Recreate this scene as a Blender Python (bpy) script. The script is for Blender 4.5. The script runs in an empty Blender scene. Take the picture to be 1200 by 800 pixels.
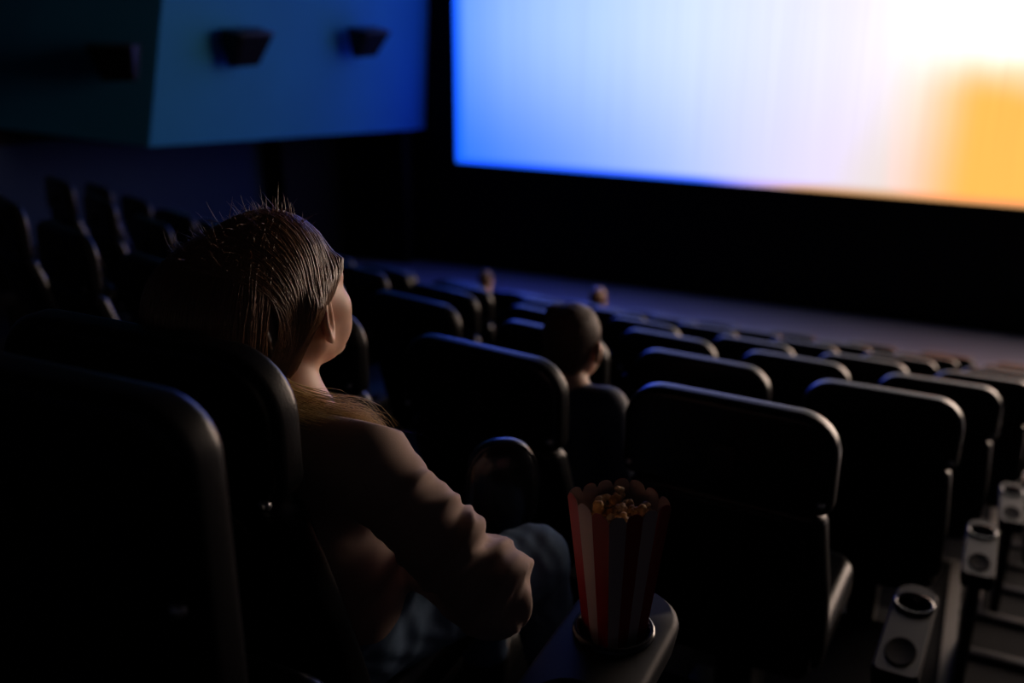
import bpy, bmesh, math, random
import numpy as np
from mathutils import Vector, Matrix
random.seed(4); rng = np.random.default_rng(4)
S = bpy.context.scene
COL = S.collection
HZ = 3.97                      # camera eye height above the floor in front of the screen
R = math.radians

# ------------------------------------------------------------------ camera, world, exposure
cd = bpy.data.cameras.new('camera'); cam = bpy.data.objects.new('camera', cd); COL.objects.link(cam)
cam.location = (0, 0, HZ); cam.rotation_euler = (R(90 - 19.5), 0, R(25.6))
cd.sensor_width = 36; cd.lens = 35.0
cd.clip_start = .02
cd.dof.use_dof = True; cd.dof.focus_distance = 1.42; cd.dof.aperture_fstop = 2.2
S.camera = cam
w = bpy.data.worlds.new('dark_room'); S.world = w; w.use_nodes = True
w.node_tree.nodes['Background'].inputs[0].default_value = (0, 0, 0, 1)
w.node_tree.nodes['Background'].inputs[1].default_value = 0
S.view_settings.view_transform = 'Standard'
S.view_settings.look = 'None'
S.view_settings.gamma = 1
S.view_settings.use_curve_mapping = False
S.view_settings.exposure = 0.0
S.cycles.use_denoising = True
S.cycles.sample_clamp_indirect = 4
SCREEN_GAIN = 1.0

# ------------------------------------------------------------------ materials
def nt(name):
    m = bpy.data.materials.new(name); m.use_nodes = True
    t = m.node_tree
    return m, t, t.nodes['Principled BSDF']
def mat(name, col, rough=.6, spec=.5, metal=0, bump=0, bscale=200, var=0, vscale=6, coat=0, sheen=0, dist=.001, sss=0):
    m, t, b = nt(name)
    b.inputs['Roughness'].default_value = rough
    b.inputs['Specular IOR Level'].default_value = spec
    b.inputs['Metallic'].default_value = metal
    b.inputs['Coat Weight'].default_value = coat
    b.inputs['Sheen Weight'].default_value = sheen
    c = (*col, 1)
    b.inputs['Base Color'].default_value = c
    tc = t.nodes.new('ShaderNodeTexCoord')
    if sss:
        b.inputs['Subsurface Weight'].default_value = sss
        b.inputs['Subsurface Radius'].default_value = (1, .35, .2)
        b.inputs['Subsurface Scale'].default_value = .006
    if var:
        n = t.nodes.new('ShaderNodeTexNoise'); n.inputs['Scale'].default_value = vscale; n.inputs['Detail'].default_value = 4
        t.links.new(tc.outputs['Object'], n.inputs['Vector'])
        x = t.nodes.new('ShaderNodeMix'); x.data_type = 'RGBA'
        x.inputs['A'].default_value = (*[q * (1 - var) for q in col], 1)
        x.inputs['B'].default_value = (*[min(1, q * (1 + var)) for q in col], 1)
        t.links.new(n.outputs['Fac'], x.inputs['Factor']); t.links.new(x.outputs['Result'], b.inputs['Base Color'])
    if bump:
        n = t.nodes.new('ShaderNodeTexNoise'); n.inputs['Scale'].default_value = bscale; n.inputs['Detail'].default_value = 3
        t.links.new(tc.outputs['Object'], n.inputs['Vector'])
        k = t.nodes.new('ShaderNodeBump'); k.inputs['Strength'].default_value = bump; k.inputs['Distance'].default_value = dist
        t.links.new(n.outputs['Fac'], k.inputs['Height']); t.links.new(k.outputs['Normal'], b.inputs['Normal'])
    return m
M = dict(
    leather=mat('black_leather', (.004, .004, .005), .29, .26, bump=.25, bscale=260),
    shell=mat('black_plastic', (.005, .005, .006), .45, .25, bump=.1, bscale=400),
    arm=mat('arm_plastic', (.007, .008, .011), .5, .13, bump=.1, bscale=400),
    chrome=mat('satin_metal', (.55, .55, .56), .3, .5, metal=1),
    dark=mat('matt_black', (.003, .003, .004), .9, .05),
    plate=mat('number_plate', (.02, .02, .024), .5, .3),
    carpet=mat('dark_carpet', (.01, .011, .014), .9, .15, bump=.5, bscale=300, var=.3, vscale=30),
    floor=mat('stage_floor', (.095, .115, .18), .55, 1.0, bump=.15, bscale=60, var=.15, vscale=2),
    wallb=mat('blue_wall_fabric', (.012, .13, .27), .85, .2, bump=.3, bscale=80, var=.12, vscale=1.2),
    walll=mat('lower_wall_paint', (.004, .014, .045), .8, .2, bump=.2, bscale=60),
    wallf=mat('front_wall_black', (.006, .006, .007), .9, .1),
    wallr=mat('room_wall', (.02, .025, .04), .85, .2, bump=.2, bscale=50),
    strip=mat('stair_nosing', (.13, .12, .115), .45, .5, metal=.3),
    speaker=mat('speaker_black', (.006, .006, .008), .55, .3, bump=.3, bscale=500),
    skin=mat('skin', (.72, .45, .33), .5, .4, bump=.15, bscale=500, dist=.0005, sss=.25, var=.08, vscale=40),
    hairw=mat('blonde_brown_hair', (.07, .035, .018), .36, .5, bump=.3, bscale=300, var=.35, vscale=60),
    hairs=mat('blonde_strands', (.24, .125, .065), .3, .7, var=.4, vscale=90),
    hairb=mat('brown_hair', (.10, .055, .035), .5, .4, bump=.6, bscale=260, var=.4, vscale=150, dist=.003),
    shirt=mat('beige_linen', (.40, .28, .235), .85, .2, bump=.5, bscale=700, var=.08, vscale=40, sheen=.15, dist=.0006),
    jeans=mat('blue_denim', (.13, .21, .33), .85, .2, bump=.5, bscale=900, var=.2, vscale=60, dist=.0006),
    shoe=mat('dark_shoe', (.02, .02, .02), .5, .4),
    navy=mat('navy_jacket', (.02, .035, .08), .6, .4, bump=.3, bscale=500),
    grey=mat('grey_knit', (.06, .06, .07), .8, .2, bump=.4, bscale=500),
    lock=mat('lit_blonde_lock', (.95, .60, .30), .4, .5, var=.4, vscale=90),  # screen light on the lock is put into its paler colour
    eye=mat('eye_white', (.8, .8, .8), .2, .5),
    red=mat('red_card', (.36, .015, .02), .5, .3, bump=.1, bscale=300),
    cream=mat('cream_card', (.60, .50, .47), .6, .3, bump=.1, bscale=300),
    inner=mat('inner_card', (.50, .38, .33), .7, .2, bump=.1, bscale=300),
    pop=mat('popcorn', (.70, .36, .11), .55, .4, bump=.5, bscale=400, var=.5, vscale=90, sss=0),
    pop2=mat('popcorn_pale', (.80, .55, .30), .55, .4, bump=.5, bscale=400, var=.25, vscale=90),
    bag=mat('glossy_black_leather', (.01, .01, .012), .22, .5, bump=.1, bscale=200),
    lit=mat('lip', (.45, .16, .14), .45, .4),
)

# ------------------------------------------------------------------ mesh helpers
def link(name, me, m=None, parent=None, smooth=True, loc=None):
    o = bpy.data.objects.new(name, me)
    if m is not None and not me.materials: me.materials.append(M[m] if isinstance(m, str) else m)
    if smooth:
        me.polygons.foreach_set('use_smooth', [True] * len(me.polygons))
    COL.objects.link(o)
    if parent: o.parent = parent
    if loc is not None: o.location = loc
    return o
def mesh(vs, fs, name='mesh'):
    me = bpy.data.meshes.new(name); me.from_pydata([tuple(v) for v in vs], [], fs); me.update(); return me
def tag(o, label, cat=None, group=None, kind=None):
    if label: o['label'] = label
    if cat: o['category'] = cat
    if group: o['group'] = group
    if kind: o['kind'] = kind
    return o
def empty(name, loc, rz=0):
    o = bpy.data.objects.new(name, None); COL.objects.link(o); o.empty_display_size = .1
    o.location = loc; o.rotation_euler = (0, 0, rz); return o
def copy_tree(o, parent=None):
    c = o.copy(); COL.objects.link(c)
    if parent: c.parent = parent
    for ch in list(o.children): copy_tree(ch, c)
    return c
class MB:
    def __init__(s): s.v = []; s.f = []
    def add(s, vs, fs):
        k = len(s.v); s.v += [tuple(v) for v in vs]; s.f += [tuple(i + k for i in f) for f in fs]; return s
    def box(s, x0, x1, y0, y1, z0, z1):
        return s.add([(x0,y0,z0),(x1,y0,z0),(x1,y1,z0),(x0,y1,z0),(x0,y0,z1),(x1,y0,z1),(x1,y1,z1),(x0,y1,z1)],
              [(0,3,2,1),(4,5,6,7),(0,1,5,4),(1,2,6,5),(2,3,7,6),(3,0,4,7)])
    def mesh(s): return mesh(s.v, s.f)
def bevel(me, wd, seg=2):
    bm = bmesh.new(); bm.from_mesh(me)
    bmesh.ops.bevel(bm, geom=bm.edges[:], offset=wd, segments=seg, profile=.5, affect='EDGES')
    bm.to_mesh(me); bm.free(); return me
def rr(x0, x1, y0, y1, rad, seg=6):
    """rounded rectangle, ccw; rad = radius or 4 radii (bl, br, tr, tl)"""
    if not isinstance(rad, (list, tuple)): rad = [rad] * 4
    out = []
    for (cx, cy, a0, r) in ((x0+rad[0], y0+rad[0], 180, rad[0]), (x1-rad[1], y0+rad[1], 270, rad[1]),
                            (x1-rad[2], y1-rad[2], 0, rad[2]), (x0+rad[3], y1-rad[3], 90, rad[3])):
        for k in range(seg + 1):
            a = R(a0 + 90 * k / seg); out.append((cx + r*math.cos(a), cy + r*math.sin(a)))
    return out
def subdiv(out, n):
    o2 = []
    for i, p in enumerate(out):
        q = out[(i+1) % len(out)]; L = math.dist(p, q); k = max(1, int(L / n))
        for j in range(k): o2.append((p[0] + (q[0]-p[0])*j/k, p[1] + (q[1]-p[1])*j/k))
    return o2
def pillow(outline, w0, w1, b, fn, seg=4, holes=None):
    """extrude the outline (u,v) from depth w0 to w1 with rounded rims; fn(u,v,w) -> xyz"""
    n = len(outline); nrm = []
    for i in range(n):
        p = Vector(outline[i-1]); q = Vector(outline[(i+1) % n]); d = (q - p)
        if d.length < 1e-9: d = Vector((1, 0))
        d.normalize(); nrm.append((d.y, -d.x))
    rings = []
    for k in range(seg + 1):
        a = R(90 * k / seg); rings.append((b*(1-math.sin(a)), w0 + b*(1-math.cos(a))))
    for k in range(seg + 1):
        a = R(90 * (1 - k / seg)); rings.append((b*(1-math.sin(a)), w1 - b*(1-math.cos(a))))
    vs = []; fs = []
    for ins, w_ in rings:
        for (u, v), (a, c) in zip(outline, nrm): vs.append(fn(u - a*ins, v - c*ins, w_))
    m = len(rings)
    for k in range(m-1):
        for i in range(n):
            j = (i+1) % n; fs.append((k*n+i, (k+1)*n+i, (k+1)*n+j, k*n+j))
    fs.append(tuple(range(n))); fs.append(tuple(reversed(range((m-1)*n, m*n))))
    return vs, fs
def fixn(me):
    bm = bmesh.new(); bm.from_mesh(me); bmesh.ops.recalc_face_normals(bm, faces=bm.faces[:]); bm.to_mesh(me); bm.free(); return me
def lathe(prof, n=24, c=(0, 0, 0), close=False):
    vs = []; fs = []
    for r_, z in prof:
        for k in range(n):
            a = 2*math.pi*k/n; vs.append((c[0]+r_*math.cos(a), c[1]+r_*math.sin(a), c[2]+z))
    for i in range(len(prof)-1):
        for k in range(n):
            j = (k+1) % n; fs.append((i*n+k, i*n+j, (i+1)*n+j, (i+1)*n+k))
    if close:
        i = len(prof)-1
        for k in range(n):
            j = (k+1) % n; fs.append((i*n+k, i*n+j, j, k))
    return vs, fs

# ------------------------------------------------------------------ distance-field bodies -> one smooth mesh (surface nets)
def axis(lo, hi, step, fine=None, fstep=None):
    if not fine: return np.arange(lo, hi + step, step)
    a = list(np.arange(lo, fine[0], step)); a += list(np.arange(fine[0], fine[1], fstep)); a += list(np.arange(fine[1], hi + step, step))
    return np.array(a)
class Field:
    def __init__(s, xs, ys, zs):
        s.ax = (xs, ys, zs); s.V = np.full((len(xs), len(ys), len(zs)), .2, np.float32)
    def sub(s, lo, hi):
        sl = []
        for a, l, h in zip(s.ax, lo, hi):
            i = max(0, np.searchsorted(a, l) - 1); j = min(len(a), np.searchsorted(a, h) + 1); sl.append(slice(i, j))
        return tuple(sl)
    def pts(s, sl):
        return np.meshgrid(*[a[q].astype(np.float32) for a, q in zip(s.ax, sl)], indexing='ij')
    def put(s, lo, hi, fn, k=.0, op='u'):
        sl = s.sub(lo, hi)
        if any(q.stop <= q.start for q in sl): return
        X, Y, Z = s.pts(sl); d = fn(X, Y, Z); v = s.V[sl]
        if op == 'u': s.V[sl] = smin(v, d, k)
        elif op == 's': s.V[sl] = -smin(-v, d, k)
        elif op == 'add': s.V[sl] = v + d
    def cone(s, a, b, ra, rb, k=.02, op='u'):
        m = max(ra, rb) + .05 + k
        lo = np.minimum(a, b) - m; hi = np.maximum(a, b) + m
        s.put(lo, hi, lambda X, Y, Z: sd_cone(X, Y, Z, a, b, ra, rb), k, op)
    def ell(s, c, r, k=.02, op='u', rot=None):
        m = max(r) + .05 + k; lo = np.array(c) - m; hi = np.array(c) + m
        s.put(lo, hi, lambda X, Y, Z: sd_ell(X, Y, Z, c, r, rot), k, op)
    def mesh(s):
        return surface_nets(s.V, *s.ax)
def smin(a, b, k):
    if k <= 0: return np.minimum(a, b)
    h = np.clip(k - np.abs(a - b), 0, None) / k
    return np.minimum(a, b) - h*h*k*.25
def sd_cone(X, Y, Z, a, b, ra, rb):
    a = np.array(a, float); b = np.array(b, float); d = b - a; L2 = float(d @ d) + 1e-12
    t = np.clip(((X-a[0])*d[0] + (Y-a[1])*d[1] + (Z-a[2])*d[2]) / L2, 0, 1)
    return np.sqrt((X-a[0]-t*d[0])**2 + (Y-a[1]-t*d[1])**2 + (Z-a[2]-t*d[2])**2) - (ra + (rb-ra)*t)
def sd_ell(X, Y, Z, c, r, rot=None):
    x, y, z = X-c[0], Y-c[1], Z-c[2]
    if rot is not None:
        x, y, z = (rot[0][0]*x+rot[0][1]*y+rot[0][2]*z, rot[1][0]*x+rot[1][1]*y+rot[1][2]*z, rot[2][0]*x+rot[2][1]*y+rot[2][2]*z)
    k0 = np.sqrt((x/r[0])**2 + (y/r[1])**2 + (z/r[2])**2) + 1e-9
    k1 = np.sqrt((x/r[0]**2)**2 + (y/r[1]**2)**2 + (z/r[2]**2)**2) + 1e-9
    return k0*(k0-1)/k1
def surface_nets(V, xs, ys, zs):
    ins = V < 0
    c = np.zeros(tuple(n-1 for n in V.shape), np.int8)
    for i in (0, 1):
        for j in (0, 1):
            for k in (0, 1):
                c += ins[i:V.shape[0]-1+i, j:V.shape[1]-1+j, k:V.shape[2]-1+k]
    act = (c > 0) & (c < 8)
    I, J, K = np.nonzero(act)
    idx = np.full(act.shape, -1, np.int64); idx[I, J, K] = np.arange(len(I))
    P = np.zeros((len(I), 3)); cnt = np.zeros(len(I))
    cor = [(i, j, k) for i in (0, 1) for j in (0, 1) for k in (0, 1)]
    for a in cor:
        for ax_ in range(3):
            if a[ax_]: continue
            b = list(a); b[ax_] = 1
            va = V[I+a[0], J+a[1], K+a[2]]; vb = V[I+b[0], J+b[1], K+b[2]]
            m = (va < 0) != (vb < 0); t = np.where(m, va/np.where(m, va-vb, 1), 0)
            pa = np.stack([xs[I+a[0]], ys[J+a[1]], zs[K+a[2]]], 1); pb = np.stack([xs[I+b[0]], ys[J+b[1]], zs[K+b[2]]], 1)
            P += np.where(m[:, None], pa + (pb-pa)*t[:, None], 0); cnt += m
    P /= cnt[:, None]
    F = []
    n0, n1, n2 = V.shape
    def quads(mask, off, flip):
        A = np.nonzero(mask)
        q = np.stack([idx[tuple(A[d] + off[c_][d] for d in range(3))] for c_ in range(4)], 1)
        s_ = ins[tuple(A[d] + base[d] for d in range(3))]
        if flip: s_ = ~s_
        q[~s_] = q[~s_][:, ::-1]
        F.append(q)
    # x edges
    base = (0, 1, 1)
    m = ins[:-1, 1:-1, 1:-1] != ins[1:, 1:-1, 1:-1]; quads(m, [(0,0,0),(0,1,0),(0,1,1),(0,0,1)], False)
    base = (1, 0, 1)
    m = ins[1:-1, :-1, 1:-1] != ins[1:-1, 1:, 1:-1]; quads(m, [(0,0,0),(1,0,0),(1,0,1),(0,0,1)], True)
    base = (1, 1, 0)
    m = ins[1:-1, 1:-1, :-1] != ins[1:-1, 1:-1, 1:]; quads(m, [(0,0,0),(1,0,0),(1,1,0),(0,1,0)], False)
    F = np.concatenate(F)
    return P, F
def np_mesh(P, F, name='mesh'):
    me = bpy.data.meshes.new(name)
    me.vertices.add(len(P)); me.vertices.foreach_set('co', np.asarray(P, np.float32).ravel())
    F = np.asarray(F); n = F.shape[1]
    me.loops.add(F.size); me.loops.foreach_set('vertex_index', F.ravel().astype(np.int32))
    me.polygons.add(len(F)); me.polygons.foreach_set('loop_start', np.arange(0, F.size, n, dtype=np.int32))
    me.update(calc_edges=True); me.validate(); return me
def tubes(paths, radii, sides=4):
    """many thin tapering tubes as one mesh. paths (n,m,3), radii (n,) """
    paths = np.asarray(paths, float); n, m, _ = paths.shape
    T = np.gradient(paths, axis=1); T /= np.linalg.norm(T, axis=2, keepdims=True) + 1e-9
    up = np.zeros_like(T); up[..., 0] = .3; up[..., 1] = -.5; up[..., 2] = .81
    A = np.cross(T, up); A /= np.linalg.norm(A, axis=2, keepdims=True) + 1e-9
    B = np.cross(T, A)
    tt = np.linspace(0, 1, m); tap = np.clip(1.15 - tt**3, .12, 1)
    rad = (np.asarray(radii)[:, None] * tap[None])[..., None]
    ring = []
    for k in range(sides):
        a = 2*math.pi*k/sides; ring.append(paths + rad*(A*math.cos(a) + B*math.sin(a)))
    P = np.stack(ring, 2).reshape(-1, 3)
    i = np.arange(n)[:, None, None]*m*sides + np.arange(m-1)[None, :, None]*sides
    k = np.arange(sides)[None, None]; k2 = (k+1) % sides
    F = np.stack([i+k, i+k2, i+sides+k2, i+sides+k], -1).reshape(-1, 4)
    return P, F

# ------------------------------------------------------------------ the room
SY = 13.0                                   # screen plane
X0, X1, Z0, Z1 = -7.15, 6.9, -2.43, 3.3     # screen, relative to the eye
ROWS = [(2.0 + 1.1*j, -.85 - .34*j) for j in range(7)]
CV = [.058, .050, .042, .032, .022, .012, .004]      # the rows bend towards the screen at their ends
def row_y(y, c, x):
    x = -min(x, 0); return y + c*x*x if x < 4.6 else y + c*(4.6**2 + 9.2*(x-4.6))
def row_yaw(c, x): return math.atan(2*c*max(min(x, 0), -4.6))       # y of backs, z of the tops
FH = 1.08
FLR = -HZ
def zc(z): return z + HZ
def struct(name, me, m, label=None, smooth=False):
    o = link(name, me, m, smooth=smooth); o['kind'] = 'structure'
    if label: o['label'] = label
    return o
def quad(a, b, c, d, th=.0): return mesh([a, b, c, d], [(0, 1, 2, 3)])
mb = MB().box(-10.5, 9, 8.48, SY+.3, FLR-.3+HZ, 0); struct('floor', mb.mesh(), 'floor', 'smooth floor lit blue and orange in front of the screen')
mb = MB().box(-10.5, 9, SY+.06, SY+.36, 0, zc(4.4)); struct('wall_front', mb.mesh(), 'wallf')
# masking around the screen stands proud of it
mb = MB().box(-7.85, X0, SY-.05, SY+.06, 0, zc(3.9)); mb.box(X1, 9, SY-.05, SY+.06, 0, zc(3.9))
mb.box(X0, X1, SY-.05, SY+.06, 0, zc(Z0)); mb.box(X0, X1, SY-.05, SY+.06, zc(Z1), zc(3.9))
struct('trim_1', mb.mesh(), 'wallf', 'black masking around the screen')
mb = MB().box(-10.5, 9, -5.2, SY+.3, zc(4.4), zc(4.6)); struct('ceiling', mb.mesh(), 'wallf')
mb = MB().box(9, 9.3, -5.2, SY+.3, 0, zc(4.4)); struct('wall_right', mb.mesh(), 'wallr')
mb = MB().box(-10.5, 9, -5.5, -5.2, 0, zc(4.4)); struct('wall_back', mb.mesh(), 'wallr')
mb = MB().box(-10.8, -10.5, -5.2, SY+.3, 0, zc(4.4)); struct('wall_left', mb.mesh(), 'wallr')
# lower left wall, set back under the blue panels
mb = MB().box(-9.6, -9.3, 1.0, SY, 0, zc(4.3)); struct('wall_lower_left', mb.mesh(), 'walll')
# dark doorway curtain pier on that wall
# blue saw-tooth upper wall: the bright panel faces the room, the dim one turns its back to the screen
B0 = (-9.25, 7.05, -1.345); B1 = (-8.0, 7.87, -1.567); B2 = (-7.62, 12.93, -1.955)
T1 = (-6.95, 8.36, 3.9); T2 = (-7.22, 12.93, 3.9); T0 = (-9.1, 7.05, 3.9)
B00 = (-10.3, 6.9, -1.3); 
def panel(name, a, b, c, d, m, label, th=.25):
    a, b, c, d = [Vector((p[0], p[1], zc(p[2]))) for p in (a, b, c, d)]
    n = (b-a).cross(d-a).normalized()
    vs = [a, b, c, d] + [p - n*th for p in (a, b, c, d)]
    return struct(name, fixn(mesh(vs, [(0,1,2,3),(7,6,5,4),(0,4,5,1),(1,5,6,2),(2,6,7,3),(3,7,4,0)])), m, label)
def patch(name, a, b, c, d, m, label, nu=16, nv=10, th=.05):
    """gently twisted wall panel between four corners"""
    a, b, c, d = [Vector((p[0], p[1], zc(p[2]))) for p in (a, b, c, d)]
    vs = []; fs = []
    for off in (0, 1):
        for q in range(nv+1):
            for k in range(nu+1):
                u, v = k/nu, q/nv; p = (a*(1-u)+b*u)*(1-v) + (d*(1-u)+c*u)*v; vs.append((p.x - off*th, p.y, p.z))
    N = (nu+1)*(nv+1)
    for q in range(nv):
        for k in range(nu):
            i = q*(nu+1)+k; fs += [(i, i+1, i+nu+2, i+nu+1), (N+i+nu+1, N+i+nu+2, N+i+1, N+i)]
    return struct(name, mesh(vs, fs), m, label, smooth=True)
patch('wall_upper_left', B1, B2, T2, T1, 'wallb', 'bright blue upper wall panel beside the screen')
panel('wall_upper_left_rear', B0, B1, T1, T0, 'wallb', 'dim blue upper wall panel at the far left')
sof = [(-9.3, 1.0, B0[2]), B0, B1, B2, (-9.3, 12.93, B2[2]), (-9.3, 7.87, B1[2])]
v = [(p[0], p[1], zc(p[2])) for p in sof] + [(p[0], p[1], zc(p[2])+.03) for p in sof]
struct('trim_soffit', fixn(mesh(v, [(0,1,2,5),(5,2,3,4),(6,11,8,7),(11,10,9,8),(1,7,8,2),(2,8,9,3),(0,5,11,6),(5,4,10,11),(0,6,7,1),(3,9,10,4)])), 'wallf')
mb = MB().box(-9.3, -8.95, 11.24, 12.68, 0, zc(-1.5)); struct('trim_2', mb.mesh(), 'wallf', 'black doorway pier under the blue wall panel')
mb = MB().box(-9.3, -7.85, SY-.35, SY-.05, 0, zc(3.9)); struct('trim_3', mb.mesh(), 'wallf')
# seating platforms: one per row, stepping down, curved like the rows
edge_x = [.02, .13, .24, .34, .45, .55, .66]
plat = [(None, .78, -1.413, -.02, 0, .03), (.78, 1.88, -1.498, 0.0, .03, .058)]
for j, (y, z) in enumerate(ROWS[:-1]): plat.append((y-.12, y+.98, z-FH, edge_x[j], CV[j], CV[j+1]))
XS = [-9.3 + .3*i for i in range(31)]
for i, (ya, yb, z, ex, ca, cb) in enumerate(plat):
    xs = XS + [ex]; n = len(xs); vs = []
    for x in xs:
        a_ = -5.2 if ya is None else row_y(ya, ca, x); b_ = row_y(yb, cb, x)
        vs += [(x, a_, 0), (x, b_, 0), (x, b_, zc(z)), (x, a_, zc(z))]
    fs = [(0, 1, 2, 3), (4*n-1, 4*n-2, 4*n-3, 4*n-4)]
    for q in range(n-1):
        for e_ in range(4): fs.append((4*q+e_, 4*q+(e_+1) % 4, 4*q+4+(e_+1) % 4, 4*q+4+e_))
    struct('floor_platform', fixn(mesh(vs, fs)), 'carpet')
# stair aisle at the right
mb = MB().box(0, 1.6, -5.2, .73, 0, zc(-1.413)); struct('floor_aisle', mb.mesh(), 'carpet')
steps = [(.73, 1.3, -1.498), (1.3, 1.88, -1.70)]
for j, (y, z) in enumerate(ROWS[:-1]):
    steps += [(y-.12, y+.43, z-FH-.03), (y+.43, y+.98, z-FH-.2)]
for i, (ya, yb, z) in enumerate(steps):
    mb = MB().box(.0, 1.6, ya, yb, 0, zc(z) - .01); struct('floor_step', mb.mesh(), 'carpet')
    ex = plat[1 + i//2][3]
    if i >= 2:
        mb = MB().box(ex+.012, 1.58, yb-.05, yb+.004, zc(z)-.012, zc(z)+.004)
        o = link('stair_nosing', bevel(mb.mesh(), .002, 1), 'plate')
        o['kind'] = 'structure'
    # pale edge trim following the stair side
for i, (ya, yb, z, ex, _a, _b) in enumerate(plat[3:]):
    mb = MB().box(ex-.035, ex+.012, ya, yb+.0, zc(z)-.02, zc(z)+.012)
    mb.box(ex-.035, ex+.012, yb-.03, yb+.008, zc(z)-.36, zc(z)-.01)
    struct('trim_%d' % (4+i), mb.mesh(), 'strip', 'pale edge strip beside the stair aisle')
mb = MB().box(1.6, 9, -5.2, 8.48, 0, zc(-1.9)); 
# right-hand seating block floor, sloping down with the stairs
vs = [(1.6, -5.2, 0), (9, -5.2, 0), (9, 8.48, 0), (1.6, 8.48, 0), (1.6, -5.2, zc(-1.3)), (9, -5.2, zc(-1.3)), (9, .73, zc(-1.3)), (1.6, .73, zc(-1.3)), (9, 8.48, .0), (1.6, 8.48, .0)]
struct('floor_right_block', fixn(mesh(vs, [(0,1,5,4),(4,5,6,7),(7,6,2,3),(0,4,7,3),(1,2,6,5),(0,3,2,1)])), 'carpet')

# ------------------------------------------------------------------ the screen
def screen_mat():
    m = bpy.data.materials.new('lit_screen'); m.use_nodes = True; t = m.node_tree; t.nodes.clear(); L = t.links.new
    out = t.nodes.new('ShaderNodeOutputMaterial'); em = t.nodes.new('ShaderNodeEmission'); L(em.outputs[0], out.inputs[0])
    tc = t.nodes.new('ShaderNodeTexCoord'); sp = t.nodes.new('ShaderNodeSeparateXYZ'); L(tc.outputs['Object'], sp.inputs[0])
    X, Z = sp.outputs['X'], sp.outputs['Z']      # metres from the lower left corner of the screen
    def mr(src, a, b, smooth=True, c=0, d=1):
        n = t.nodes.new('ShaderNodeMapRange'); n.interpolation_type = 'SMOOTHSTEP' if smooth else 'LINEAR'
        n.inputs['From Min'].default_value = a; n.inputs['From Max'].default_value = b
        n.inputs['To Min'].default_value = c; n.inputs['To Max'].default_value = d
        L(src, n.inputs['Value']); return n.outputs['Result']
    def mth(op, a, b):
        n = t.nodes.new('ShaderNodeMath'); n.operation = op
        for i, q in enumerate((a, b)):
            if isinstance(q, (int, float)): n.inputs[i].default_value = q
            else: L(q, n.inputs[i])
        return n.outputs[0]
    def mix(f, a, b, mode='MIX'):
        n = t.nodes.new('ShaderNodeMix'); n.data_type = 'RGBA'; n.blend_type = mode
        if isinstance(f, (int, float)): n.inputs['Factor'].default_value = f
        else: L(f, n.inputs['Factor'])
        for nm, q in (('A', a), ('B', b)):
            if isinstance(q, tuple): n.inputs[nm].default_value = (*q, 1)
            else: L(q, n.inputs[nm])
        return n.outputs['Result']
    # base picture: pale blue at the left to warm white, deeper blue towards the lower left
    rp = t.nodes.new('ShaderNodeValToRGB'); e = rp.color_ramp.elements
    e[0].position = 0; e[0].color = (.12, .34, 2.4, 1); e[1].position = 1; e[1].color = (3.2, 2.7, 2.3, 1)
    for p, c in ((.06, (.30, .52, 2.5)), (.157, (.50, .70, 2.4)), (.245, (.70, .83, 2.0)), (.35, (.88, .89, 1.5)), (.434, (1.1, 1.0, .98)), (.55, (1.7, 1.5, 1.35))):
        q = e.new(p); q.color = (*c, 1)
    L(mr(X, 0, X1-X0, False), rp.inputs[0])
    base = rp.outputs[0]
    low = mth('MULTIPLY', mr(Z, 2.1, -.3), mr(X, 6.0, -.5, False))
    base = mix(low, base, (.02, .19, 5.5))
    # lower middle turns a greyed lilac
    base = mix(mth('MULTIPLY', mr(Z, 2.0, .1), mr(X, 3.0, 6.8)), base, (.88, .76, .72))
    # orange shape lower right, its upper edge at about a third of the height
    wob = t.nodes.new('ShaderNodeTexNoise'); wob.inputs['Scale'].default_value = .8; L(tc.outputs['Object'], wob.inputs['Vector'])
    zz = mth('ADD', Z, mth('MULTIPLY', wob.outputs['Fac'], .5))
    orange = mth('MULTIPLY', mr(X, 5.9, 7.0), mr(zz, 2.25, 1.35))
    white = mth('MULTIPLY', mr(X, 5.5, 8.2), mr(zz, 1.5, 2.4))
    base = mix(white, base, (2.0, 1.85, 1.8))
    base = mix(orange, base, (2.4, .56, .11))
    # unseen right part of the picture, boosted to warm white to light the woman
    base = mix(mr(X, 8.4, 9.4), base, (9.5, 7.2, 5.8))
    # fine vertical streaks of the screen cloth
    mp = t.nodes.new('ShaderNodeMapping'); mp.inputs['Scale'].default_value = (9, 0, .05); L(tc.outputs['Object'], mp.inputs['Vector'])
    ns = t.nodes.new('ShaderNodeTexNoise'); ns.inputs['Detail'].default_value = 3; L(mp.outputs[0], ns.inputs['Vector'])
    st = mr(ns.outputs['Fac'], .3, .7, False, .93, 1.05)
    base = mix(1.0, base, mixc(t, st), 'MULTIPLY')
    # saturated blue fringe along the left and lower edges
    ed = mth('MULTIPLY', mr(X, .22, .02), 1.0)
    base = mix(ed, base, (.01, .16, 1.6))
    ed2 = mth('MULTIPLY', mr(Z, .14, .0), mr(X, 5.2, 3.6))
    base = mix(ed2, base, (.01, .14, 1.2))
    ed3 = mth('MULTIPLY', mr(Z, .16, .0), mr(X, 3.6, 5.2))
    base = mix(ed3, base, (.7, .36, .14))
    L(base, em.inputs['Color']); em.inputs['Strength'].default_value = SCREEN_GAIN
    return m
def mixc(t, v):
    n = t.nodes.new('ShaderNodeCombineColor')
    for i in range(3): t.links.new(v, n.inputs[i])
    return n.outputs[0]
mb = MB().box(0, X1-X0, 0, .03, 0, Z1-Z0)
scr = link('cinema_screen', mb.mesh(), screen_mat(), smooth=False, loc=(X0, SY, zc(Z0)))
tag(scr, 'huge glowing cinema screen fading from blue through white to orange', 'screen')

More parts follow.
